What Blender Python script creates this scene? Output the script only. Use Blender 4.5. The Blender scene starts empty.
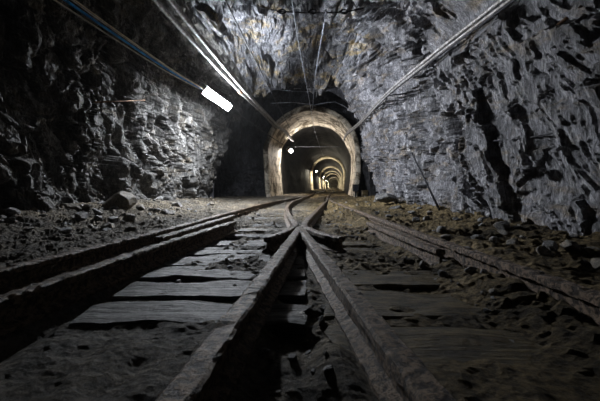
import bpy, math, random
import numpy as np
from mathutils import Vector
random.seed(7)
S = bpy.context.scene
C = S.collection
H = 0.40          # camera height over the rail tops (rail tops are z = 0)
F = 320.0

# ------------------------------------------------------------------ noise
def hsh(ix, iy, iz, seed):
    h = (ix.astype(np.int64)*73856093) ^ (iy.astype(np.int64)*19349663) ^ (iz.astype(np.int64)*83492791) ^ (seed*2654435761)
    h = (h ^ (h >> 13)) * 1274126177 & 0x7fffffffffff
    h = (h ^ (h >> 16)) * 668265263 & 0x7fffffffffff
    return ((h ^ (h >> 15)) & 0xffffff) / float(0xffffff)
def vnoise(P, seed=0):
    i = np.floor(P).astype(np.int64); f = P - i
    u = f*f*f*(f*(f*6-15)+10)
    r = 0
    for a in (0, 1):
        for b in (0, 1):
            for c in (0, 1):
                w = (u[:,0] if a else 1-u[:,0])*(u[:,1] if b else 1-u[:,1])*(u[:,2] if c else 1-u[:,2])
                r = r + w*hsh(i[:,0]+a, i[:,1]+b, i[:,2]+c, seed)
    return r*2-1
def fbm(P, o=4, seed=0, g=.5):
    r = 0; a = 1
    for k in range(o):
        r = r + a*vnoise(P*(2.03**k)+k*17.3, seed+k); a *= g
    return r
def ridge(P, o=3, seed=0):
    r = 0; a = 1
    for k in range(o):
        r = r + a*(1-2*np.abs(vnoise(P*(2.1**k)+k*9.1, seed+k))); a *= .5
    return r
def facets(P, seed=0, tilt=1.0, step=.5):
    """chipped rock: every cell of a 3D voronoi is its own tilted plane; also returns distance to the crack"""
    i = np.floor(P).astype(np.int64)
    n = len(P); d1 = np.full(n, 9e9); d2 = np.full(n, 9e9); val = np.zeros(n)
    for a in (-1, 0, 1):
        for b in (-1, 0, 1):
            for c in (-1, 0, 1):
                X, Y, Z = i[:,0]+a, i[:,1]+b, i[:,2]+c
                q = np.stack([X+hsh(X,Y,Z,seed), Y+hsh(X,Y,Z,seed+1), Z+hsh(X,Y,Z,seed+2)], 1)
                dv = P-q; d = (dv**2).sum(1)
                g = np.stack([hsh(X,Y,Z,seed+3), hsh(X,Y,Z,seed+4), hsh(X,Y,Z,seed+5)], 1)*2-1
                v = tilt*(g*dv).sum(1) + step*(hsh(X,Y,Z,seed+6)*2-1)
                near = d < d1
                d2 = np.where(near, d1, np.minimum(d2, d))
                val = np.where(near, v, val); d1 = np.where(near, d, d1)
    return val, np.sqrt(d2)-np.sqrt(d1)

# ------------------------------------------------------------------ materials
def mat(name):
    m = bpy.data.materials.new(name); m.use_nodes = True
    nt = m.node_tree; b = nt.nodes['Principled BSDF']; b.inputs['Specular IOR Level'].default_value = .12
    return m, nt, b
def N(nt, t, **kw):
    n = nt.nodes.new(t)
    for k, v in kw.items():
        if k in n.inputs: n.inputs[k].default_value = v
        else: setattr(n, k, v)
    return n
def coords(nt, scale=(1,1,1), rot=(0,0,0), kind='Object'):
    tc = N(nt, 'ShaderNodeTexCoord'); mp = N(nt, 'ShaderNodeMapping')
    mp.inputs['Scale'].default_value = scale; mp.inputs['Rotation'].default_value = rot
    nt.links.new(tc.outputs[kind], mp.inputs[0]); return mp.outputs[0]
def noise(nt, vec, sc, det=5, rough=.6, dist=0):
    n = N(nt, 'ShaderNodeTexNoise'); n.inputs['Scale'].default_value = sc; n.inputs['Detail'].default_value = det
    n.inputs['Roughness'].default_value = rough; n.inputs['Distortion'].default_value = dist
    nt.links.new(vec, n.inputs['Vector']); return n.outputs['Fac']
def ramp(nt, fac, stops):
    r = N(nt, 'ShaderNodeValToRGB'); e = r.color_ramp.elements
    while len(e) < len(stops): e.new(.5)
    for el, (p, c) in zip(e, stops):
        el.position = p; el.color = (c[0], c[1], c[2], 1) if not isinstance(c, (int, float)) else (c, c, c, 1)
    nt.links.new(fac, r.inputs[0]); return r.outputs[0]
def mix(nt, f, a, b, mode='MIX'):
    m = N(nt, 'ShaderNodeMix'); m.data_type = 'RGBA'; m.blend_type = mode
    if isinstance(f, float): m.inputs[0].default_value = f
    else: nt.links.new(f, m.inputs[0])
    for s, v in ((6, a), (7, b)):
        if isinstance(v, tuple): m.inputs[s].default_value = (*v, 1)
        else: nt.links.new(v, m.inputs[s])
    return m.outputs[2]
def bump(nt, b, h, st=.5, d=.02):
    bp = N(nt, 'ShaderNodeBump'); bp.inputs['Strength'].default_value = st; bp.inputs['Distance'].default_value = d
    nt.links.new(h, bp.inputs['Height']); nt.links.new(bp.outputs[0], b.inputs['Normal'])

def rock_mat(name, c0, c1, c2, ochre, och_amt, rot, rough=.62, bst=.8):
    m, nt, b = mat(name)
    v = coords(nt, (1, 1, 1), rot); vs = coords(nt, (3.2, 3.2, .8), rot)
    n1 = noise(nt, v, 1.6, 8, .65, .6); n2 = noise(nt, vs, 5, 10, .75, .8); n3 = noise(nt, vs, 13, 8, .75, .4)
    col = ramp(nt, n2, [(.3, c0), (.5, c1), (.68, c2)])
    om = ramp(nt, noise(nt, coords(nt, (.8, .8, 2.2), (.2, .1, .3)), 1.7, 6, .7, 1.2), [(.52, 0), (.66, 1)])
    omf = N(nt, 'ShaderNodeMath', operation='MULTIPLY'); nt.links.new(om, omf.inputs[0]); omf.inputs[1].default_value = och_amt
    col = mix(nt, omf.outputs[0], col, ochre)
    col = mix(nt, .55, col, ramp(nt, n1, [(.35, .3), (.6, 1.0)]), 'MULTIPLY')
    col = mix(nt, .8, col, ramp(nt, n3, [(.42, .15), (.57, 1.0)]), 'MULTIPLY')
    n4 = noise(nt, coords(nt, (2.4, 2.4, .7), rot), 1.5, 7, .7, 1.0)
    col = mix(nt, .8, col, ramp(nt, n4, [(.4, .22), (.54, 1.0)]), 'MULTIPLY')
    nt.links.new(col, b.inputs['Base Color'])
    b.inputs['Roughness'].default_value = rough; b.inputs['Specular IOR Level'].default_value = .4
    ad = N(nt, 'ShaderNodeMath', operation='MULTIPLY_ADD'); nt.links.new(n2, ad.inputs[0]); ad.inputs[1].default_value = 1.2; nt.links.new(n3, ad.inputs[2])
    bump(nt, b, ad.outputs[0], bst, .05)
    return m
M = {}
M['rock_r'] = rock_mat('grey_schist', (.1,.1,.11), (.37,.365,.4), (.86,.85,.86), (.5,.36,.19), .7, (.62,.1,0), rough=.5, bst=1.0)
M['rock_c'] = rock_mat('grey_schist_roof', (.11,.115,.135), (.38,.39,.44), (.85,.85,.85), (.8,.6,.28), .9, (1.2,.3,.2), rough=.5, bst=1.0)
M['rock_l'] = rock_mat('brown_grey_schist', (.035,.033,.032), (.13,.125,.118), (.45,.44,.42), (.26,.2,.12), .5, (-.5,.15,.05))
M['rock_d'] = rock_mat('shade_black_rock', (.02,.02,.022), (.06,.06,.07), (.16,.16,.19), (.09,.07,.045), .3, (.3,.2,.1), rough=.7)  # shade of the recess and portal wall is put into this colour
M['stone'] = rock_mat('loose_stone', (.08,.08,.085), (.2,.195,.19), (.36,.35,.34), (.3,.22,.12), .5, (0,0,0), bst=.4)
M['stone_b'] = rock_mat('loose_brown_stone', (.06,.052,.04), (.17,.145,.11), (.3,.26,.2), (.3,.2,.09), .7, (0,0,0), bst=.4)

def ground_mat():
    m, nt, b = mat('dirt_ballast')
    v = coords(nt); n1 = noise(nt, v, 1.3, 6, .6, .4); n2 = noise(nt, v, 26, 10, .8); n3 = noise(nt, v, 70, 4, .7)
    vo = N(nt, 'ShaderNodeTexVoronoi'); vo.inputs['Scale'].default_value = 34; nt.links.new(v, vo.inputs['Vector'])
    col = ramp(nt, n1, [(.35, (.06,.044,.02)), (.5, (.16,.115,.052)), (.65, (.32,.24,.125))])
    g = ramp(nt, n2, [(.43, .1), (.58, 1.0)])
    col = mix(nt, .8, col, g, 'MULTIPLY')
    sep = N(nt, 'ShaderNodeSeparateXYZ'); nt.links.new(v, sep.inputs[0])
    # grey mud left of the frog, olive brown earth to the right
    mr = N(nt, 'ShaderNodeMapRange'); nt.links.new(sep.outputs['X'], mr.inputs[0]); mr.inputs[1].default_value = -.1; mr.inputs[2].default_value = .5
    grey = ramp(nt, n2, [(.3, (.012,.012,.012)), (.62, (.17,.165,.16))])
    col = mix(nt, mr.outputs[0], mix(nt, .5, col, grey), col)
    nt.links.new(col, b.inputs['Base Color']); b.inputs['Roughness'].default_value = .75
    a = N(nt, 'ShaderNodeMath', operation='MULTIPLY_ADD'); nt.links.new(n2, a.inputs[0]); a.inputs[1].default_value = 2; nt.links.new(vo.outputs['Distance'], a.inputs[2])
    bump(nt, b, a.outputs[0], 1.0, .03)
    return m
M['ground'] = ground_mat()
def wood_mat(name, tint):
    m, nt, b = mat(name)
    v = coords(nt, (1.2, 22, 22)); n = noise(nt, v, 2.5, 8, .7, .5); n2 = noise(nt, coords(nt), 9, 6, .7)
    col = ramp(nt, n, [(.38, tuple(.22*t for t in tint)), (.62, tint)])
    col = mix(nt, .7, col, ramp(nt, n2, [(.42, .2), (.6, 1.0)]), 'MULTIPLY')
    nt.links.new(col, b.inputs['Base Color']); b.inputs['Roughness'].default_value = .5
    a = N(nt, 'ShaderNodeMath', operation='ADD'); nt.links.new(n, a.inputs[0]); nt.links.new(n2, a.inputs[1])
    bump(nt, b, a.outputs[0], 1.0, .02); return m
M['wood'] = wood_mat('weathered_grey_timber', (.15, .143, .135))
M['wood_b'] = wood_mat('muddy_brown_timber', (.12, .09, .042))
def metal_mat(name, c0, c1, rough, metallic, sc=25, bst=.4):
    m, nt, b = mat(name)
    n = noise(nt, coords(nt), sc, 8, .75); col = ramp(nt, n, [(.45, c0), (.56, c1)])
    nt.links.new(col, b.inputs['Base Color']); b.inputs['Roughness'].default_value = rough; b.inputs['Metallic'].default_value = metallic
    bump(nt, b, n, bst, .02); return m
M['rail'] = metal_mat('rusty_rail_steel', (.018,.012,.008), (.15,.105,.068), .5, .15, 38, 1.0)
M['railr'] = metal_mat('rusty_red_rail_steel', (.018,.013,.01), (.16,.115,.08), .45, .15, 38, 1.0)
M['pipe'] = metal_mat('galvanised_pipe', (.16,.15,.14), (.36,.35,.35), .55, .6, 16, .5)
M['dark'] = metal_mat('dark_steel', (.012,.012,.014), (.04,.04,.045), .6, .3)
M['wire'] = metal_mat('thin_wire', (.16,.17,.2), (.3,.32,.36), .45, .6)
M['rust'] = metal_mat('rusty_iron', (.05,.03,.02), (.2,.12,.07), .7, .2)
M['blue'] = metal_mat('blue_sheath', (.01,.14,.4), (.03,.3,.7), .4, 0, 8, .1)
M['tan'] = metal_mat('tan_sheath', (.45,.38,.25), (.7,.6,.4), .5, 0, 8, .1)
M['grey'] = metal_mat('grey_sheath', (.3,.3,.28), (.5,.5,.47), .45, 0, 8, .1)
M['house'] = metal_mat('grey_lamp_housing', (.2,.2,.2), (.3,.3,.31), .5, .2, 8, .1)
def concrete_mat(name, c0, c1, brick=False, st=1.0):
    m, nt, b = mat(name)
    v = coords(nt); n = noise(nt, v, 1.8, 8, .7, .5); n2 = noise(nt, v, 18, 6, .7)
    col = ramp(nt, n, [(.42, c0), (.56, c1)])
    col = mix(nt, .5, col, ramp(nt, n2, [(.3, .5), (.65, 1.0)]), 'MULTIPLY')
    h = n2
    if brick:
        uv = coords(nt, (1, 1, 1), kind='UV')
        br = N(nt, 'ShaderNodeTexBrick'); br.inputs['Scale'].default_value = 1.0
        br.inputs['Brick Width'].default_value = .6; br.inputs['Row Height'].default_value = .3; br.inputs['Mortar Size'].default_value = .02
        br.inputs['Color1'].default_value = (1,1,1,1); br.inputs['Color2'].default_value = (.8,.8,.8,1); br.inputs['Mortar'].default_value = (.4,.4,.4,1)
        nt.links.new(uv, br.inputs['Vector'])
        col = mix(nt, .5, col, br.outputs['Color'], 'MULTIPLY')
    nt.links.new(col, b.inputs['Base Color']); b.inputs['Roughness'].default_value = .65
    bump(nt, b, h, .5, .015); return m
M['lining'] = concrete_mat('pale_stone_lining', (.11,.085,.055), (.72,.64,.52), True)
M['lining_d'] = concrete_mat('dark_lining', (.012,.011,.01), (.04,.036,.032), True)  # near-black tone for the tunnel behind the mouth lining
M['rib'] = concrete_mat('pale_warm_concrete', (.42,.36,.25), (.72,.64,.48))
def glow_mat(name, col, st):
    m, nt, b = mat(name)
    nt.nodes.remove(b); e = N(nt, 'ShaderNodeEmission'); e.inputs[0].default_value = (*col, 1); e.inputs[1].default_value = st
    nt.links.new(e.outputs[0], nt.nodes['Material Output'].inputs[0]); return m
M['glow'] = glow_mat('lit_diffuser', (.88,.93,1.0), 720)
M['glow2'] = glow_mat('lit_diffuser_inner', (1.0,.94,.87), 290)
M['glow3'] = glow_mat('lit_diffuser_far', (1.0,.9,.7), 300)
M['glow4'] = glow_mat('signal_glow', (.35,.6,1.0), 4)

# ------------------------------------------------------------------ mesh helpers
def mk(name, verts, faces, m, parent=None, smooth=True, uv=None):
    me = bpy.data.meshes.new(name); me.from_pydata([tuple(v) for v in verts], [], [tuple(f) for f in faces]); me.update()
    if smooth: me.polygons.foreach_set('use_smooth', [True]*len(me.polygons))
    if uv is not None:
        ul = me.uv_layers.new(name='UVMap'); idx = np.empty(len(me.loops), dtype=np.int64); me.loops.foreach_get('vertex_index', idx)
        ul.data.foreach_set('uv', np.asarray(uv)[idx].ravel())
    o = bpy.data.objects.new(name, me); C.objects.link(o); me.materials.append(m)
    if parent: o.parent = parent
    return o
def grid_faces(nu, nv, flip=False):
    a = np.arange((nu-1))[:,None]*nv + np.arange(nv-1)[None,:]; a = a.ravel()
    f = np.stack([a, a+1, a+nv+1, a+nv], 1)
    return f[:, ::-1] if flip else f
def tag(o, label, cat, group=None):
    o['label'] = label; o['category'] = cat
    if group: o['group'] = group
    return o
def empty(name, loc=(0,0,0)):
    o = bpy.data.objects.new(name, None); C.objects.link(o); o.location = loc; o.empty_display_size = .1; return o
def struct(o): o['kind'] = 'structure'; return o
def smoothpath(pts, step):
    pts = [Vector(p) for p in pts]
    P = [pts[0]*2-pts[1]] + pts + [pts[-1]*2-pts[-2]]
    out = []
    for k in range(1, len(P)-2):
        n = max(1, int((P[k+1]-P[k]).length/step))
        for j in range(n):
            t = j/n; a, b, c, d = P[k-1], P[k], P[k+1], P[k+2]
            out.append(.5*((2*b)+(c-a)*t+(2*a-5*b+4*c-d)*t*t+(3*b-a-3*c+d)*t**3))
    out.append(pts[-1]); return out
def tube(name, pts, r, m, parent=None, seg=10, step=.25, sm=True):
    p = smoothpath(pts, step) if sm and len(pts) > 2 else [Vector(q) for q in pts]
    vs = []; fs = []
    for i, q in enumerate(p):
        t = (p[min(i+1, len(p)-1)]-p[max(i-1, 0)]).normalized()
        up = Vector((0,0,1)) if abs(t.z) < .95 else Vector((1,0,0))
        s = t.cross(up).normalized(); u = s.cross(t)
        for k in range(seg):
            a = 2*math.pi*k/seg; vs.append(q+s*math.cos(a)*r+u*math.sin(a)*r)
    for i in range(len(p)-1):
        for k in range(seg):
            a = i*seg+k; b = i*seg+(k+1)%seg; fs.append((a, b, b+seg, a+seg))
    fs.append(tuple(range(seg))[::-1]); fs.append(tuple((len(p)-1)*seg+k for k in range(seg)))
    return mk(name, vs, fs, m, parent)
def boxv(c, s, R=None):
    out = []
    for z in (-1, 1):
        for x, y in ((-1,-1),(1,-1),(1,1),(-1,1)):
            v = Vector((x*s[0]/2, y*s[1]/2, z*s[2]/2))
            if R is not None: v = R @ v
            out.append(v+Vector(c))
    return out
BF = [(3,2,1,0),(4,5,6,7),(0,1,5,4),(1,2,6,5),(2,3,7,6),(3,0,4,7)]
def box(name, c, s, m, parent=None, R=None, bev=.004):
    o = mk(name, boxv(c, s, R), BF, m, parent, smooth=False)
    if bev:
        b = o.modifiers.new('bevel', 'BEVEL'); b.width = bev; b.segments = 2
    return o

# ------------------------------------------------------------------ rail lines (x, y), read as plan curves
def xa(line, y):
    ys = [p[1] for p in line]; return np.interp(y, ys, [p[0] for p in line])
L_outer = [(-1.66,-.6),(-1.50,1.2),(-1.26,3.37),(-1.10,5.4),(-.92,7.5),(-.62,9.6),(-.22,11.8),(.05,13.2),(.55,17),(1.4,24),(2.4,33),(4.0,50),(7.4,90)]
L_check = [(-1.22,-.2),(-1.10,1.1),(-.97,2.38),(-.775,3.74)]
L_short = [(-1.13,2.56),(-1.04,3.6),(-.955,4.55)]
V_left  = [(-.30,-.02),(-.243,.60),(.0,3.22)]
V_right = [(.335,-.1),(.262,.62),(.0,3.22)]
W_left  = [(.33,2.55),(.19,2.8),(.075,3.2),(.05,3.5),(.11,4.1),(.42,6.6),(.80,9.6),(1.05,12.2),(1.28,14.4),(1.72,18),(2.55,24.5),(3.5,33),(5.0,50),(8.4,90)]
W_right = [(-.26,2.55),(-.16,2.85),(-.078,3.2),(-.052,3.5),(-.11,4.1),(-.20,5.2),(-.27,6.8),(-.22,8.6),(-.05,10.4),(.12,12.2),(.29,13.8),(.46,15.3)]
R_outer = [(1.16,-.5),(1.125,1.196),(1.07,2.415),(1.02,4.0),(.96,6.4),(.93,9.0),(1.0,10.6),(1.1,11.8)]
R_check = [(.93,2.12),(.865,2.9),(.815,3.76)]
LINES = [L_outer, L_check, L_short, V_left, V_right, W_left, W_right, R_outer, R_check]
RAILH = .125
def rail_lateral_bank(X, Y):
    d = np.full(X.shape, 9.0)
    for ln in LINES:
        ys = [p[1] for p in ln]
        dd = np.abs(X-xa(ln, Y)); dd = np.where((Y < ys[0]-.05) | (Y > ys[-1]+.05), 9, dd); d = np.minimum(d, dd)
    return d

# ------------------------------------------------------------------ floor
def ground_z(X, Y, fine=True):
    P = np.stack([X, Y, np.zeros_like(X)], 1)
    lo, ro = xa(L_outer, Y), xa(R_outer, Y)
    vl = np.where(Y < 3.22, xa(V_left, Y), 0*Y); vr = xa(V_right, np.minimum(Y, 3.22))
    z = np.full(X.shape, -.142)
    sm = lambda a, b, v: (lambda t: t*t*(3-2*t))(np.clip((v-a)/(b-a), 0, 1))
    # in the frog
    z = np.where((X > vl) & (X < vr) & (Y < 3.3), -.2, z)
    # gutter beside the left check rail
    gx = xa(L_check, np.minimum(Y, 3.7))
    z = z - .06*np.exp(-((X-gx-.12)/.07)**2)*(Y < 3.7)
    # nearest left bay filled with mud, beds of right bay and rubble against right rail
    z = z + .05*sm(1.22, 1.0, Y)*sm(gx+.1, gx+.35, X)*(X < vl) + .06*sm(1.15, .95, Y)*(X > vl)*(X < vr)
    z = z + .05*np.exp(-((X-vr+.10)/.07)**2)*(X < vr)*sm(3.0, 2.6, Y)*(X > vl)
    z = z + .03*sm(1.2, .9, Y)*(X > vr)*(X < ro)
    z = z + .10*sm(ro-.42, ro-.1, X)*(X <= ro)*sm(.4, 1.4, Y)*(1-.6*np.exp(-((Y-1.95)/.25)**2))
    z = z + .035*sm(3.2, 7.0, Y)
    # shoulders
    z = z + sm(lo-.02, lo-.3, X)*.10 + sm(-1.9, -3.3, X)*.16*sm(11, 9, Y)
    z = z + sm(ro+.02, ro+.2, X)*.10 + sm(ro+.3, 2.1, X)*.12*sm(12, 9, Y)
    rub = sm(lo-.15, lo-.6, X)*.75+sm(ro+.1, ro+.5, X)+.75*sm(ro-.45, ro-.15, X)*(X < ro)
    inn = np.clip(1-rub, 0, 1)
    if fine:
        f1, e1 = facets(P*9, 5, .6, .6); f2, e2 = facets(P*22, 15, .6, .6)
        z = z + np.clip(rub, 0, 1)*(.035*f1+.014*f2) + inn*((.010*f2+.008*f1)*sm(.8, 2.2, Y)+.004*f2+.02*sm(2.4, 4, Y)*f1) + .022*fbm(P*1.7, 4, 3) + .008*fbm(P*9, 3, 8)
        lump = np.clip(fbm(P*3.1, 3, 31)-.35, 0, 1)
        z = z + .03*lump*sm(2.5, 1.0, Y)*(X < 0)*(X > gx+.1) + .016*inn*np.clip(fbm(P*2.4+8, 4, 91)+.1, 0, 1)
    z = z + .012*inn*ridge(P*6, 3, 93)*sm(2.2, 1.2, Y)*.5
    near = np.exp(-(rail_lateral_bank(X, Y)/.075)**4)
    z = z*(1-near) + (-RAILH-.004)*near
    return z
# ------------------------------------------------------------------ floor mesh
ys = [-2.0]
while ys[-1] < 13.6: ys.append(ys[-1] + (.12 if ys[-1] < .35 else max(.012, .0085*ys[-1])))
ys += list(np.arange(14, 60, .6)) + list(np.arange(60, 135, 3))
ys = np.array(ys); 
CX = ([-5, 13, 20, 34, 50, 73, 104, 150], [-.0, .49, 1.12, 2.98, 4.85, 7.4, 10.9, 15.9])
cxf = lambda y: np.interp(y, CX[0], CX[1])
nu = 470
u = np.linspace(0, 1, nu)
Xg = (-4.4 + 7.6*u)[None,:] + np.zeros((len(ys), 1))
off = np.maximum(ys-13, 0)[:,None]*.0 + (cxf(np.maximum(ys, 13))-.49)[:,None]
Xg = Xg + off
Yg = ys[:,None] + np.zeros((1, nu))
zf = ground_z(Xg.ravel(), Yg.ravel())
fl = mk('floor', np.stack([Xg.ravel(), Yg.ravel(), zf], 1), grid_faces(len(ys), nu, flip=True), M['ground'], smooth=False)
struct(fl); fl['label'] = 'muddy stony mine floor around the tracks'

# ------------------------------------------------------------------ rock shell (one profile swept, split into wall_left, ceiling, wall_right)
YS = [-3.0]
while YS[-1] < 9.7: YS.append(YS[-1] + (.1 if YS[-1] < 1.2 else max(.016, .0062*YS[-1])))
YS = np.array(YS)
def shell(y, t):
    """t 0..1 from left foot over the roof to right foot"""
    xl = np.interp(y, [-3, 2, 6, 8, 9.3, 9.8], [-3.4, -3.4, -3.3, -2.85, -2.7, -2.65])
    xr = np.interp(y, [-3, 2, 4.5, 8, 9.8], [1.9, 1.95, 2.2, 2.2, 2.15])
    zc = np.interp(y, [-3, 3, 5, 7, 9.2, 9.8], [3.9, 3.9, 4.0, 3.9, 3.62, 3.45])
    cx = (xl+xr)/2+.25; z0 = -.35
    a = np.pi*(1-t); co, si = np.cos(a), np.sin(a)
    nl, nr = 2.7, 2.9
    n = np.where(co < 0, nl, nr)
    hw = np.where(co < 0, cx-xl, xr-cx)
    x = cx + np.sign(co)*hw*np.abs(co)**(2/n); z = z0 + (zc-z0)*np.abs(si)**(2/n)
    return x, z
# even arc-length table
tt = np.linspace(0, 1, 4001); sx, sz = shell(np.full(4001, 5.0), tt)
arc = np.concatenate([[0], np.cumsum(np.hypot(np.diff(sx), np.diff(sz)))]); arc /= arc[-1]
NT = 620
T = np.interp(np.linspace(0, 1, NT), arc, tt)
Yq = np.repeat(YS, NT); Tq = np.tile(T, len(YS))
x, z = shell(Yq, Tq); x2, z2 = shell(Yq, np.clip(Tq+1e-3, 0, 1)); x1, z1 = shell(Yq, np.clip(Tq-1e-3, 0, 1))
tx, tz = x2-x1, z2-z1; ln = np.hypot(tx, tz)+1e-9; nx, nz = tz/ln, -tx/ln    # inward
P = np.stack([x, Yq, z], 1)
def rotm(ax, ay, az):
    from mathutils import Euler
    return np.array(Euler((ax, ay, az)).to_matrix())
def rockdisp(P, R, seed, st=(1, 1, .32)):
    Q = P @ R.T * np.array(st)
    w = np.stack([fbm(P*1.3, 3, seed+70), fbm(P*1.3+5, 3, seed+71), fbm(P*1.3+9, 3, seed+72)], 1)*.16
    Q = Q + w
    fa, ea = facets(Q*1.9, seed, .9, .8); fb, eb = facets(Q*4.6+3, seed+10, .9, .7); fc, ec = facets(Q*11+7, seed+20, .9, .6)
    d = .24*fbm(P*.55, 3, seed+40) + .16*fa + .105*fb + .042*fc + .012*fbm(Q*24, 3, seed+50)
    d -= .12*np.exp(-(ea/.07)**2)*(fb > -.2) + .035*np.exp(-(eb/.09)**2)
    hole = np.clip(ridge(Q*1.1+4, 2, seed+60)-1.05, 0, 1)*.5
    if seed == 300:        # the right wall is finely splintered rather than blocky
        Q3 = P @ R.T * np.array([1, 1, .25]) + .5*w
        fd, ed = facets(Q3*8+11, 333, 1.1, .8); fe, ee = facets(Q3*17+5, 343, 1.1, .8)
        crack = .07*np.exp(-(ea/.05)**2)*(fb > .15)
        far = np.clip((P[:,1]-3.2)/2.5, 0, 1)
        return .20*fbm(P*.6, 3, 340) + (.055+.10*far)*fa + (.045+.06*far)*fb + (.026+.035*far)*fd + (.014+.014*far)*fe - crack*(1+far) - .2*hole
    return d - hole
wl = np.clip((.36-Tq)/.06, 0, 1); wr = np.clip((Tq-.64)/.06, 0, 1)
dl = rockdisp(P, rotm(-.5, .15, .05), 100); dr = rockdisp(P, rotm(.62, .1, .0), 300); dc = rockdisp(P, rotm(1.35, .3, .3), 500)
d = dl*wl + dr*wr + dc*(1-wl-wr)
foot = np.clip((.35-z)/.5, 0, 1)
d = d + foot*.12*np.where(Tq < .5, 1.0, .6)
P[:,0] += nx*d; P[:,2] += nz*d; P[:,1] += .35*d*np.sin(Yq*2.2+Tq*9)*.4
cxx = np.interp(P[:,1], [2.2, 2.9, 4.7, 6.6, 9.0, 11.4], [2.02, 1.90, 1.88, 1.78, 1.70, 1.66])
zw = np.exp(-((P[:,2]-2.24)/.26)**4)*(Tq > .5)*(P[:,1] > 1.0)
lack = np.maximum(cxx+.09+.4*(dr-.3*fbm(P*.6, 3, 340))-P[:,0], 0)
P[:,0] += zw*lack
P3 = P.reshape(len(YS), NT, 3)
iL, iR = int(NT*.37), int(NT*.66)
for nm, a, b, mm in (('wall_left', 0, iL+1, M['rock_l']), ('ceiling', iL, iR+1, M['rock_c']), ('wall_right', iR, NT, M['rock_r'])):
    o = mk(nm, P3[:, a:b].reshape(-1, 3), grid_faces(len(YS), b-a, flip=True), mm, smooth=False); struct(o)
# soft shading on the big shape would melt the chips: keep it flat shaded
# ------------------------------------------------------------------ recess in front of the portal: hollow, its shade put into a blackened rock colour
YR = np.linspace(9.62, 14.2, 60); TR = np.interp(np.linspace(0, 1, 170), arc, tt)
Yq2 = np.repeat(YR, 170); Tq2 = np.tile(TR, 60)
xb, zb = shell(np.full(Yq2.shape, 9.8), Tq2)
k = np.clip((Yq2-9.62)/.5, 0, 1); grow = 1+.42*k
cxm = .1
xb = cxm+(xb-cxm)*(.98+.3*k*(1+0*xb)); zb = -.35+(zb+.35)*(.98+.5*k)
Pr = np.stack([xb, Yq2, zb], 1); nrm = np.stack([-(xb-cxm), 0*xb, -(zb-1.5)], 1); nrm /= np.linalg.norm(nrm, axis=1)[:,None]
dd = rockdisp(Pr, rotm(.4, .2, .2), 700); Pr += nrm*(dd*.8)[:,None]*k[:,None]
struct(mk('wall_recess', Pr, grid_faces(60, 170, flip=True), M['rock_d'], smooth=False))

# ------------------------------------------------------------------ arch outline of the lined tunnel
def arch(hw, top, n=72, bot=-.35):
    """horseshoe: left foot, over, right foot; centre x = 0"""
    zc = top-hw; out = []
    nl = n//4
    for i in range(nl):
        t = i/nl; zz = bot+(zc-bot)*t; w = hw*(1-.10*(1-t)**1.8); out.append((-w, zz))
    for i in range(n-2*nl):
        a = math.pi*(1-i/(n-2*nl-1)); out.append((hw*math.cos(a), zc+hw*math.sin(a)))
    for i in range(nl):
        t = 1-(i+1)/nl; zz = bot+(zc-bot)*t; w = hw*(1-.10*(1-t)**1.8); out.append((w, zz))
    return out
def arch_sweep(name, y0, y1, hw, top, m, thick=0.0, ny=None, rough=.0, seed=1):
    """lining from y0 to y1; with thick it is a solid ring (inner face, end faces, outer face)"""
    ny = ny or max(2, int((y1-y0)/.35)); A = arch(hw, top, 96); B = arch(hw+thick, top+thick, 96); na = len(A)
    YY = np.linspace(y0, y1, ny)
    rings = []
    if thick: rings.append((y1, B)); rings.append((y0, B))
    rings += [(y, A) for y in YY]
    if thick: rings.append((y1, B))
    ar = np.concatenate([[0], np.cumsum([math.dist(A[i], A[i+1]) for i in range(na-1)])])
    V = []; UV = []; s = 0; last = None
    for y, O in rings:
        if last is not None: s += math.dist(last, (y, O[0][0]))
        last = (y, O[0][0])
        for i, (px, pz) in enumerate(O): V.append((cxf(y)+px, y, pz)); UV.append((s, ar[i]))
    V = np.array(V); 
    if rough: 
        n = fbm(V*1.2, 4, seed); c = V-np.stack([cxf(V[:,1]), V[:,1], np.full(len(V), 1.6)], 1); c /= np.linalg.norm(c, axis=1)[:,None]; V += c*(rough*n)[:,None]
    return mk(name, V, grid_faces(len(rings), na, flip=False), m, uv=UV)
struct(arch_sweep('trim_1', 12.75, 13.25, 1.78, 3.50, M['lining'], thick=.17, rough=.04))['label'] = 'pale stone ring round the tunnel mouth'
struct(arch_sweep('wall_lining', 13.2, 16.4, 1.80, 3.52, M['lining'], rough=.05, seed=4))
struct(arch_sweep('wall_tunnel', 16.3, 140, 1.87, 3.62, M['lining_d'], rough=.08, seed=9, ny=150))
ribs = [(33.5, .6), (49, .9), (62, 1.1), (74, 1.3), (88, 1.6), (102, 2), (114, 2.2), (126, 2.5)]
for i, (y, w) in enumerate(ribs):
    struct(arch_sweep('trim_%d' % (i+2), y, y+w, 1.62, 3.39, M['rib'], thick=.27, rough=.02))
# wall round the portal
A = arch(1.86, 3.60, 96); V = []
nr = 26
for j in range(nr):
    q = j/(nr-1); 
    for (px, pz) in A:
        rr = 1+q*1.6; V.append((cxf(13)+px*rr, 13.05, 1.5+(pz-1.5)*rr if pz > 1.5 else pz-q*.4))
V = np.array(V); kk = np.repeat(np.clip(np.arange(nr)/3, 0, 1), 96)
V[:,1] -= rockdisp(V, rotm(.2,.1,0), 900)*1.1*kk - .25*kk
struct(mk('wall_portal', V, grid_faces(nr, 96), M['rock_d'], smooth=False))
# far end: the tunnel bends away; wall closes it
mk_end = mk('wall_far', [(8, 139, -1), (24, 139, -1), (24, 139, 5), (8, 139, 5)], [(0, 1, 2, 3)], M['rib'], smooth=False); struct(mk_end)
# behind the camera the gallery runs on; it is closed by rock
bx = shell(np.full(80, -3.0), np.interp(np.linspace(0, 1, 80), arc, tt))
struct(mk('wall_back', [(a*1.15, -2.95, b*1.15) for a, b in zip(*bx)], [tuple(range(80))], M['rock_l'], smooth=False))

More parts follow.
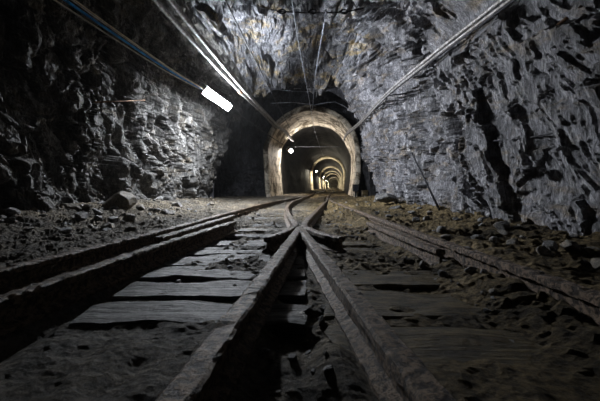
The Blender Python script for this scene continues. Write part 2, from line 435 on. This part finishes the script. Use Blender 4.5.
# ------------------------------------------------------------------ rails
def rail_profile(h, hw=.033, foot=.052):
    return [(-foot, -h), (-foot, -h+.012), (-.012, -h+.03), (-.009, -.045), (-hw, -.034), (-hw, -.008), (-hw*.75, 0), (hw*.75, 0), (hw, -.008), (hw, -.034), (.009, -.045), (.012, -h+.03), (foot, -h+.012), (foot, -h)]
def rail(line, label, m, group=None, h=RAILH, hw=.033, z=0, seed=0, step=.018, rough=.006, ymax=None, ymin=None):
    ln = [(p[0], p[1], z) for p in line]
    pts = smoothpath(ln, step)
    # coarser far away
    keep = [pts[0]]
    for p in pts[1:-1]:
        if (p-keep[-1]).length > max(step*.9, .006*p.y): keep.append(p)
    pts = keep+[pts[-1]]
    pr = rail_profile(h, hw); n = len(pr); V = []
    for i, p in enumerate(pts):
        t = (pts[min(i+1, len(pts)-1)]-pts[max(i-1, 0)]).normalized(); s = Vector((t.y, -t.x, 0)).normalized()
        for (a, b) in pr: V.append((p.x+s.x*a, p.y+s.y*a, p.z+b))
    V = np.array(V); Fc = []
    for i in range(len(pts)-1):
        for k in range(n):
            a = i*n+k; b = i*n+(k+1) % n; Fc.append((a, a+n, b+n, b))
    Fc.append(tuple(range(n))); Fc.append(tuple((len(pts)-1)*n+k for k in range(n))[::-1])
    nz = fbm(V*38, 3, 40+seed); nz2 = .5*fbm(V*33+5, 3, 60+seed)+.35*fbm(V*9, 2, 66+seed); fade = 1.0
    V[:,2] += rough*nz*fade*(V[:,2] > -h+.02); V[:,0] += rough*nz2
    return tag(mk('rail', V, Fc, m, smooth=False), label, 'rail', group)
rail(L_outer, 'long rusty running rail farthest left, curving right into the tunnel mouth', M['rail'], seed=1)
rail(L_check, 'dark guard rail left of the sleepers, ending before the frog', M['rail'], seed=2)
rail(L_short, 'short guard rail with blunt near end beside the left running rail', M['rail'], seed=3, hw=.036)
cn = empty('crossing_nose', (0, 0, 0)); tag(cn, 'rusty V-shaped crossing nose in the middle foreground, its two arms running toward the camera', 'rail crossing')
for lnv, nmv, sd, hv in ((V_left, 'left_arm', 4, .036), (V_right, 'right_arm', 5, .034)):
    q = rail(lnv, '', M['rail'], seed=sd, hw=hv); q.name = nmv; q.parent = cn
    del q['label']; del q['category']
rail(W_left, 'rusty rail from the tunnel whose near end flares right of the crossing nose', M['railr'], seed=6)
rail(W_right, 'curved rusty rail between the tracks whose near end flares left of the crossing nose', M['railr'], seed=7)
rail(R_outer, 'long reddish running rail at the far right beside the rock wall', M['railr'], seed=8)
rail(R_check, 'short guard rail with open near end inside the right running rail', M['railr'], seed=9, z=-.012)
box('base_plate', (0, 2.95, -.120), (.2, .6, .010), M['rust'], cn)
def spike(loc, rot, label):
    t = empty('rail_spike', loc); t.rotation_euler = (0, 0, rot); tag(t, label, 'spike', 'rail spikes holding the running rails')
    box('shank', (0, 0, 0), (.018, .018, .06), M['rust'], t, bev=.002); box('head', (-.01, 0, .032), (.045, .03, .012), M['rust'], t, bev=.003)
    return t

# ------------------------------------------------------------------ sleepers
def sleeper(x0, x1, y, w, top, label, m, ang=0., h=.11, seed=0, group=None):
    nx = max(8, int((x1-x0)/.03)); ny = 9; pr = []
    L = (x1-x0)
    # cross-section ring in (y,z)
    ring = [(-w/2, -h), (-w/2, -h*.5), (-w/2, -.012), (-w/2+.012, 0), (-w/4, 0), (0, 0), (w/4, 0), (w/2-.012, 0), (w/2, -.012), (w/2, -h*.5), (w/2, -h)]
    V = []; n = len(ring)
    for i in range(nx+1):
        for (b, c) in ring: V.append((-L/2+L*i/nx, b, c))
    V = np.array(V); Wd = V+np.array([x0+seed*3.1, y*7, 0])
    V[:,2] += .011*fbm(Wd*np.array([4, 25, 25]), 3, seed)*(V[:,2] > -h*.9); V[:,1] += .014*fbm(Wd*np.array([7, 3, 20]), 3, seed+9)
    V[:n,0] += .02*fbm(V[:n]*20, 2, seed); V[-n:,0] += .02*fbm(V[-n:]*20, 2, seed+2)
    Fc = []
    for i in range(nx):
        for k in range(n):
            a = i*n+k; b = i*n+(k+1) % n; Fc.append((a, b, b+n, a+n))
    Fc.append(tuple(range(n))[::-1]); Fc.append(tuple(nx*n+k for k in range(n)))
    o = mk('railway_sleeper', V, Fc, m, smooth=False); o.location = ((x0+x1)/2, y, top); o.rotation_euler = (0, 0, ang)
    return tag(o, label, 'sleeper', group)
ORD = ['nearest', 'second nearest', 'third nearest', 'fourth nearest', 'fifth nearest', 'sixth nearest', 'seventh nearest', 'eighth nearest', 'ninth nearest', 'tenth nearest', 'eleventh nearest', 'twelfth nearest', 'thirteenth nearest', 'fourteenth nearest']
SLP = -RAILH-.002
left_s = [(1.34, .235), (1.665, .27), (2.0, .28), (2.33, .28), (2.66, .26), (3.02, .28)]
for i, (y, w) in enumerate(left_s):
    sleeper(-.89-.02*i, .03+.0*i, y, w, SLP+.004*(i == 0), ORD[i]+' weathered grey timber sleeper left of the crossing nose', M['wood'], .0, seed=i)
for i, (y, w) in enumerate([(1.05, .36), (1.47, .33), (1.88, .3), (2.28, .28), (2.66, .25), (3.02, .25)]):
    sleeper(.1+.02*i, 1.18, y, w, SLP-.004, ORD[i]+' muddy brown timber sleeper right of the crossing nose', M['wood_b'], -.02, seed=i+20)
for i in range(13):
    y = 3.45+.47*i
    sleeper(xa(L_outer, y)-.15, xa(R_outer, y)+.15, y, .23, SLP+.006, ORD[i]+' timber sleeper beyond the crossing nose, spanning both tracks', M['wood_b'] if i % 2 else M['wood'], random.uniform(-.02, .02), seed=i+40)
sleeper(-.02, .16, 1.36, .2, SLP-.03, 'short timber block lying in the mud between the V rails', M['wood'], .03, seed=77)

k = 0
for ln, side in ((R_outer, -1), (L_outer, 1)):
    for i in range(8):
        y = 3.47+.47*i; spike((float(xa(ln, y))+side*.075, y, -.09), 0 if side < 0 else math.pi, 'small rusty spike at the inner foot of the %s running rail beyond the crossing' % ('right' if side < 0 else 'left'))

# ------------------------------------------------------------------ loose stones
def stone_mesh(name, seed, m, flat=.6):
    import bmesh
    bm = bmesh.new(); bmesh.ops.create_icosphere(bm, subdivisions=3, radius=1)
    V = np.array([v.co[:] for v in bm.verts]); rs = np.random.RandomState(seed)
    for k in range(13):                                     # chip flat planes off
        n = rs.normal(size=3); n /= np.linalg.norm(n); dcut = rs.uniform(.5, .85)
        s = V @ n; V = V - np.outer(np.maximum(s-dcut, 0), n)
    V = V*np.array([1, rs.uniform(.6, .95), flat*rs.uniform(.7, 1.2)]) + .03*np.stack([vnoise(V*4+k, seed) for k in range(3)], 1)
    for v, c in zip(bm.verts, V): v.co = c
    me = bpy.data.meshes.new(name); bm.to_mesh(me); bm.free(); me.materials.append(m); return me
SM = [stone_mesh('stone', i, M['stone' if i % 2 else 'stone_b'], [.45, .7, .6][i % 3]) for i in range(10)]
def gz(x, y): return float(ground_z(np.array([x]), np.array([y]))[0])
def stone(x, y, s, label, group=None, idx=None, sink=.25, z=None):
    o = bpy.data.objects.new('loose_stone', SM[random.randrange(10) if idx is None else idx]); C.objects.link(o)
    o.scale = (s, s, s); o.rotation_euler = (random.uniform(-.4, .4), random.uniform(-.4, .4), random.uniform(0, 6.3))
    o.location = (x, y, (gz(x, y) if z is None else z)+s*(.5-sink)); return tag(o, label, 'stone', group)
def scatter(n, fx, y0, y1, smin, smax, label, group):
    for _ in range(n):
        y = y0*(y1/y0)**random.random(); x0, x1 = fx(y); x = random.uniform(x0, x1)
        stone(x, y, random.uniform(smin, smax)*random.choice([.6, .8, 1, 1]), label, group)
scatter(120, lambda y: (-3.2, -1.75), 2.8, 9.4, .03, .11, 'loose grey rubble stone at the foot of the left rock wall', 'rubble along the left wall')
scatter(75, lambda y: (xa(R_outer, y)+.12, 1.98), 1.7, 9.4, .02, .085, 'loose brown rubble stone between right running rail and rock wall', 'rubble along the right wall')
scatter(45, lambda y: (xa(R_outer, y)-.34, xa(R_outer, y)-.09), 1.3, 7, .015, .045, 'small angular stone heaped against the inside of the right running rail', 'stones inside the right rail')
scatter(40, lambda y: (xa(L_outer, y)+.1, -.25), 4.0, 10.5, .02, .05, 'small stone lying among the sleepers between left rails', 'stones between the left rails')
scatter(30, lambda y: (xa(V_left, y)+.06, xa(V_right, y)-.06), .75, 2.5, .012, .035, 'small dark stone in the mud inside the V rails', 'stones inside the V rails')
scatter(50, lambda y: (xa(L_check, min(y, 3.7))+.15, -.22), 1.6, 4.2, .012, .032, 'small stone lying on the weathered sleepers left of the crossing nose', 'stones on the left sleepers')
scatter(26, lambda y: (.4, .75), 3.2, 9, .02, .045, 'small stone lying among the sleepers between right rails', 'stones between the right rails')
stone(.50, 1.16, .04, 'fist-sized stone on the earth just right of the right V rail', idx=2); stone(.72, 1.1, .035, 'small pale stone alone on the bare earth at lower right')
stone(1.75, 2.75, .10, 'dark bluish stone at the foot of the right wall below the leaning rod', idx=1)
stone(-2.75, 4.9, .26, 'large dark angular boulder leaning at the foot of the left wall', idx=4, sink=.1)
stone(-2.35, 6.1, .13, 'dark rounded boulder in the rubble below the lamp-lit left wall', idx=7)
stone(1.72, 6.3, .30, 'big pale rounded boulder at right wall foot near the portal', idx=3, sink=.0)
stone(1.62, 5.4, .13, 'dark stone block between right rail and wall, past the guard rail', idx=5)

# ------------------------------------------------------------------ lamps
def lamp(loc, d, label, glow, L=1.5, tilt=-41):
    t = empty('lamp_fixture', loc); d = Vector(d).normalized()
    s = Vector((d.y, -d.x, 0)).normalized(); u = s.cross(d)
    a = math.radians(tilt); nrm = s*math.cos(a)+u*math.sin(a); w = nrm.cross(d)        # nrm = facing direction
    from mathutils import Matrix
    R = Matrix((d, w, nrm)).transposed()
    box('housing', -nrm*.045, (L, .19, .05), M['house'], t, R=R, bev=.01)
    # ribbed diffuser
    V = []; n = 20
    for i in range(2):
        for k in range(n+1):
            b = math.pi*(-.08+1.16*k/n); V.append(d*((i-.5)*(L-.08)) + w*math.cos(b)*.075 + nrm*(math.sin(b)*.07+.005))
    Fc = [(k, k+1, k+n+2, k+n+1) for k in range(n)]+[tuple(range(n+1))[::-1], tuple(range(n+1, 2*n+2))]
    mk('diffuser', V, Fc, glow, t)
    for e in (-1, 1): box('end_cap', d*e*(L/2-.02)+nrm*.012, (.04, .19, .15), M['house'], t, R=R, bev=.01)
    box('bracket', -nrm*.1, (.05, .06, .08), M['dark'], t, R=R, bev=.003)
    return tag(t, label, 'lamp')
lamp((-1.80, 6.85, 2.30), (.13, 1, 0), 'large bright white tube lamp on the left, hanging nearest the camera', M['glow'])
lamp((-.52, 16.4, 2.30), (.1, 1, 0), 'small bright lamp inside the tunnel mouth on the left', M['glow2'], L=1.2)
for (px, py, y, nm) in ((316.5, 171, 32.6, 'tiny warm lamp at the first glowing arch deep in the tunnel'), (324, 177, 48, 'tiny lamp at the second glowing arch deep in the tunnel'), (326.5, 180, 61, 'faint lamp at the third glowing arch deep in the tunnel'), (329, 181.6, 73, 'fainter lamp at the fourth glowing arch in the tunnel'), (331, 183, 101, 'faintest lamp but one, deep in the tunnel'), (332.2, 184, 128, 'farthest pinpoint lamp in the tunnel')):
    lamp((cxf(y)-1.15, y, H+(187-py)*y/F), (.1, 1, 0), nm, M['glow3'], L=1.2)

# ------------------------------------------------------------------ cables and pipes
def at(px, py, dz):   # dz = height over the camera
    y = dz*F/(187-py); return ((px-300)*y/F, y, H+dz)
cab = [(52, -8, 1.93), (130, 45, 1.92), (200, 86, 1.9)]
cols = [('blue', 0, .0), ('blue', .03, -.012), ('tan', -.06, .03), ('tan', .075, .03), ('grey', -.1, -.02), ('grey', .11, -.02), ('tan', -.135, .01)]
nmz = ['thicker bright blue cable in the middle of the left cable run', 'thin blue cable just right of the thick blue one', 'tan cable just left of the blue pair in the cable run', 'tan cable just right of the blue pair in the cable run', 'grey cable second from the left edge of the cable run', 'grey cable on the right edge of the cable run', 'tan cable on the far left edge of the cable run']
for i, (c, o, oz) in enumerate(cols):
    pts = [Vector((-2.38, 2.0, 2.22)), Vector((-2.25, 3.2, 2.20)), Vector((-2.03, 4.9, 2.20)), Vector((-1.87, 6.08, 2.26))]
    ps = [p+Vector((o*(1.0-.65*j/3), 0, oz*(1-.6*j/3))) for j, p in enumerate(pts)]
    tag(tube('cable', ps, [.014,.009,.007,.007,.006,.006,.007][i], M[c], seg=8), nmz[i], 'cable', 'cables running to the first lamp')
tag(tube('cable', [(-1.69, 7.6, 2.34), (-1.35, 9.8, 2.26), (-.95, 12.9, 2.28), (-.6, 15.8, 2.34)], .016, M['dark'], seg=8), 'dark cable linking the first lamp to the lamp inside the tunnel', 'cable')
tag(tube('cable', [(-.45, 17.1, 2.34), (.3, 24, 2.25), (1.25, 32, 2.3)], .018, M['dark'], seg=8), 'dark cable running inside the tunnel beyond the second lamp', 'cable')
def pipe(px0, label, r, bend):
    pts = [(-1.66+px0, 2.6, 2.62), (-1.60+px0, 4.0, 2.6), (-1.32+px0*.7, 7.4, 2.6), (-1.06+px0*.6, 9.3, 2.56), (-.84+px0*.4+bend, 11.0, 2.50), (-.60+px0*.4, 12.7, 2.62), (-.36+px0*.4, 15.2, 2.6)]
    return tag(tube('pipe', pts, r, M['pipe'], seg=16), label, 'pipe')
p1 = pipe(-.09, 'left one of the two silver pipes under the roof, left of centre', .032, 0)
p2 = pipe(.09, 'right one of the two silver pipes under the roof, left of centre', .038, .05)
def coupling(p, r, label):
    o = tube('pipe_coupling', [(p[0]-.01, p[1]-.07, p[2]), (p[0]+.008, p[1]+.07, p[2])], r, M['rust'], seg=16, sm=False); tag(o, label, 'pipe coupling')
coupling((-1.32-.065, 7.4, 2.6), .045, 'rusty sleeve joint on the left silver pipe')
tag(tube('cable', [(-1.05, 3.2, 2.9), (-.92, 5, 2.82), (-.75, 7.5, 2.78), (-.58, 10, 2.75), (-.4, 13, 2.78)], .012, M['dark'], seg=8), 'thin dark cable slung under the roof right of the silver pipes', 'cable')
# right wall conduits
def conduit(dx, dz, r, m, label):
    pts = [(2.02, 2.2, 2.14), (1.90, 2.9, 2.12), (1.9, 3.8, 2.2), (1.88, 4.7, 2.26), (1.78, 6.6, 2.3), (1.70, 9.0, 2.22), (1.66, 11.4, 2.28), (1.72, 12.7, 2.2)]
    tag(tube('conduit', [(a+dx, b, c+dz) for a, b, c in pts], r, m, seg=12), label, 'conduit')
conduit(0, .03, .022, M['pipe'], 'upper bright silver conduit along the right rock wall')
conduit(.0, -.028, .016, M['pipe'], 'lower slim silver conduit along the right rock wall')
conduit(-.01, -.065, .011, M['dark'], 'thin dark cable under the silver conduits on the right wall')
for i, y in enumerate((3.1, 4.7, 6.6, 9.0)):
    xx = np.interp(y, [2.9, 3.8, 4.7, 6.6, 9], [1.9, 1.9, 1.88, 1.78, 1.7]); zz = np.interp(y, [2.9, 3.8, 4.7, 6.6, 9], [2.12, 2.2, 2.26, 2.3, 2.22])
    t = empty('wall_bracket', (xx, y, zz)); tag(t, ORD[i]+' steel bracket holding the conduits on the right wall', 'bracket')
    box('plate', (.01, 0, -.02), (.014, .04, .18), M['dark'], t, bev=.002); tube('arm', [(.0, 0, -.02), (.42, 0, .03)], .012, M['dark'], t, seg=8)
tag(tube('drain_pipe', [(1.80, 5.15, .95), (1.72, 3.95, .12)], .014, M['dark'], seg=8, sm=False), 'thin rod leaning diagonally against the lower right rock wall', 'rod')
tag(tube('rock_bolt_bar', [(1.93, 3.1, 1.52), (1.90, 2.15, 1.62)], .012, M['rust'], seg=8, sm=False), 'thin rusty bar lying diagonally across the upper right rock wall', 'bar')
tag(tube('wall_cable', [(1.98, 3.35, .88), (2.0, 2.8, .83), (1.98, 2.4, .82), (2.02, 1.9, .84)], .008, M['dark'], seg=8), 'thin dark cable running level along the right rock wall', 'cable')
tag(tube('wall_bar', [(-2.95, 4.6, 1.62), (-2.72, 5.6, 1.92)], .012, M['rust'], seg=8, sm=False), 'thin bar lying level on the left rock wall below the cables', 'bar')
# overhead contact wires and the span that carries them
WZ = 3.0
def wire(pts, label): return tag(tube('overhead_wire', pts, .0065, M['wire'], seg=6, step=.6), label, 'wire')
wire([(-.21, 2.0, WZ), (-.09, 4.8, WZ), (.28, 9.6, WZ), (.52, 12.6, WZ-.05), (.9, 17, WZ), (2.6, 33, WZ)], 'left overhead contact wire running straight into the tunnel mouth')
wire([(.39, 4.75, WZ), (.36, 7.6, WZ), (.42, 10.7, WZ-.02)], 'right overhead wire slanting in to join the left one before the portal')
def insul(x, y, z):
    t = empty('insulator', (x, y, z))
    n = 16; m_ = 8; V = []; Fc = []
    for i in range(n):
        a = 2*math.pi*i/n; c = Vector((math.cos(a)*.048, 0, math.sin(a)*.03))
        for j in range(m_):
            b = 2*math.pi*j/m_; V.append(c+Vector((math.cos(a)*math.cos(b), math.sin(b), math.sin(a)*math.cos(b)))*.014)
    for i in range(n):
        for j in range(m_): Fc.append((i*m_+j, ((i+1) % n)*m_+j, ((i+1) % n)*m_+(j+1) % m_, i*m_+(j+1) % m_))
    mk('ring', V, Fc, M['dark'], t)
    tube('pin', [(-.075, 0, 0), (-.04, 0, 0)], .012, M['dark'], t, seg=8, sm=False)
    return t
sy = 4.8; sz_ = H+2.6+.03
tag(tube('span_wire', [(-.46, sy, sz_+.03), (-.28, sy, sz_), (.2, sy, sz_-.02), (.66, sy, sz_-.01), (.95, sy, sz_+.05)], .010, M['dark'], seg=8), 'dark span rod crossing under the rock roof and carrying the contact wires', 'span rod')
tag(tube('span_wire', [(-.46, sy, sz_+.03), (-1.2, sy+.1, sz_+.28), (-1.6, sy+.1, sz_+.5)], .005, M['wire'], seg=6), 'thin wire tying the span rod to the roof on its left', 'wire')
tag(tube('span_wire', [(.95, sy, sz_+.05), (1.5, sy+.1, sz_+.2), (1.9, sy+.1, sz_+.4)], .005, M['wire'], seg=6), 'thin wire tying the span rod to the rock on its right', 'wire')
for x, nm in ((-.27, 'leftmost of the three dark ring insulators on the span rod'), (.19, 'middle one of the three dark ring insulators on the span rod'), (.66, 'rightmost of the three dark ring insulators on the span rod')):
    tag(insul(x, sy, sz_), nm, 'insulator')
for x, nm in ((-.09, 'small wire clamp between left and middle insulators'), (.39, 'small wire clamp between middle and right insulators')):
    t = empty('wire_clamp', (x, sy, WZ+.02)); tag(t, nm, 'clamp'); box('jaw', (0, 0, 0), (.03, .07, .035), M['wire'], t, bev=.004); tube('stem', [(0, 0, 0), (0, 0, .045)], .008, M['wire'], t, seg=8, sm=False)
tag(tube('span_wire', [(-1.0, 10.9, 3.25), (-.2, 10.9, 3.28), (.5, 10.9, 3.2), (1.2, 10.9, 3.3), (1.8, 10.9, 2.95)], .010, M['wire'], seg=6), 'pale slack wire spanning just above the tunnel mouth', 'wire')
tag(tube('span_wire', [(-1.3, 10.4, 3.62), (.1, 10.4, 3.5), (1.5, 10.4, 3.55)], .007, M['wire'], seg=6), 'thin upper wire spanning the dark hollow above the tunnel mouth', 'wire')
tag(tube('span_wire', [(-.72, 17.5, 2.2+H), (.9, 17.5, 2.2+H), (2.35, 17.5, 2.2+H)], .010, M['wire'], seg=6), 'thin level wire spanning the lined tunnel just inside its mouth', 'wire')
# signal box on the right side of the portal
t = empty('signal_box', (2.18, 12.55, .35)); tag(t, 'small black box standing at the right edge of the tunnel mouth', 'signal box')
box('case', (0, 0, 0), (.22, .14, .26), M['dark'], t, bev=.01); box('lid', (0, 0, .14), (.25, .17, .02), M['dark'], t, bev=.004)
tube('post', [(0, 0.02, -.5), (0, .02, -.12)], .03, M['dark'], t, seg=10, sm=False)
tg = mk('signal_light', [(0,0,0)], [], M['glow4']); bpy.data.objects.remove(tg)
o = box('timber_block', (2.42, 12.0, .1), (.2, .25, .35), M['wood_b']); tag(o, 'squat timber block on the ground right of the tunnel mouth', 'timber block')

# pale slabs bolted in the roof left of the lit ceiling
def slab(c, s, rot, label):
    from mathutils import Euler
    import bmesh
    bm = bmesh.new(); bmesh.ops.create_grid(bm, x_segments=16, y_segments=16, size=.5)
    V = np.array([v.co[:] for v in bm.verts]); r = .02*fbm(V*9+c[0], 3, 5); edge = np.maximum(np.abs(V[:,0]), np.abs(V[:,1]))
    V[:,2] = r; V[:,0] *= 1+.25*vnoise(V*3+2, 3); V[:,1] *= 1+.2*vnoise(V*3+7, 4)
    for v, q in zip(bm.verts, V): v.co = (q[0]*s[0], q[1]*s[1], q[2])
    me = bpy.data.meshes.new('rock_slab'); bm.to_mesh(me); bm.free(); me.materials.append(M['rock_c'])
    o = bpy.data.objects.new('rock_slab', me); C.objects.link(o); o.location = c; o.rotation_euler = rot
    md = o.modifiers.new('solid', 'SOLIDIFY'); md.thickness = .12; md.offset = 0
    return tag(o, label, 'rock slab')
slab((-1.35, 5.0, 3.0), (.28, .8, 1), (.15, .55, .1), 'long pale rock slab jutting from the roof right of the silver pipes')

# ------------------------------------------------------------------ camera, world, view
cam = bpy.data.cameras.new('camera'); co = bpy.data.objects.new('camera', cam); C.objects.link(co)
co.location = (0, 0, H); co.rotation_euler = (math.pi/2, 0, 0)
cam.sensor_width = 36; cam.lens = 36*F/600; cam.shift_y = -13.5/600; cam.clip_start = .02; cam.clip_end = 400
S.camera = co
w = bpy.data.worlds.new('world'); S.world = w; w.use_nodes = True
w.node_tree.nodes['Background'].inputs[0].default_value = (0, 0, 0, 1); w.node_tree.nodes['Background'].inputs[1].default_value = 0
vs = w.node_tree.nodes.new('ShaderNodeVolumeScatter'); vs.inputs['Density'].default_value = .0004; vs.inputs['Anisotropy'].default_value = .6
w.node_tree.links.new(vs.outputs[0], w.node_tree.nodes['World Output'].inputs['Volume'])
S.view_settings.view_transform = 'Standard'; S.view_settings.look = 'None'; S.view_settings.exposure = 0; S.view_settings.gamma = 1
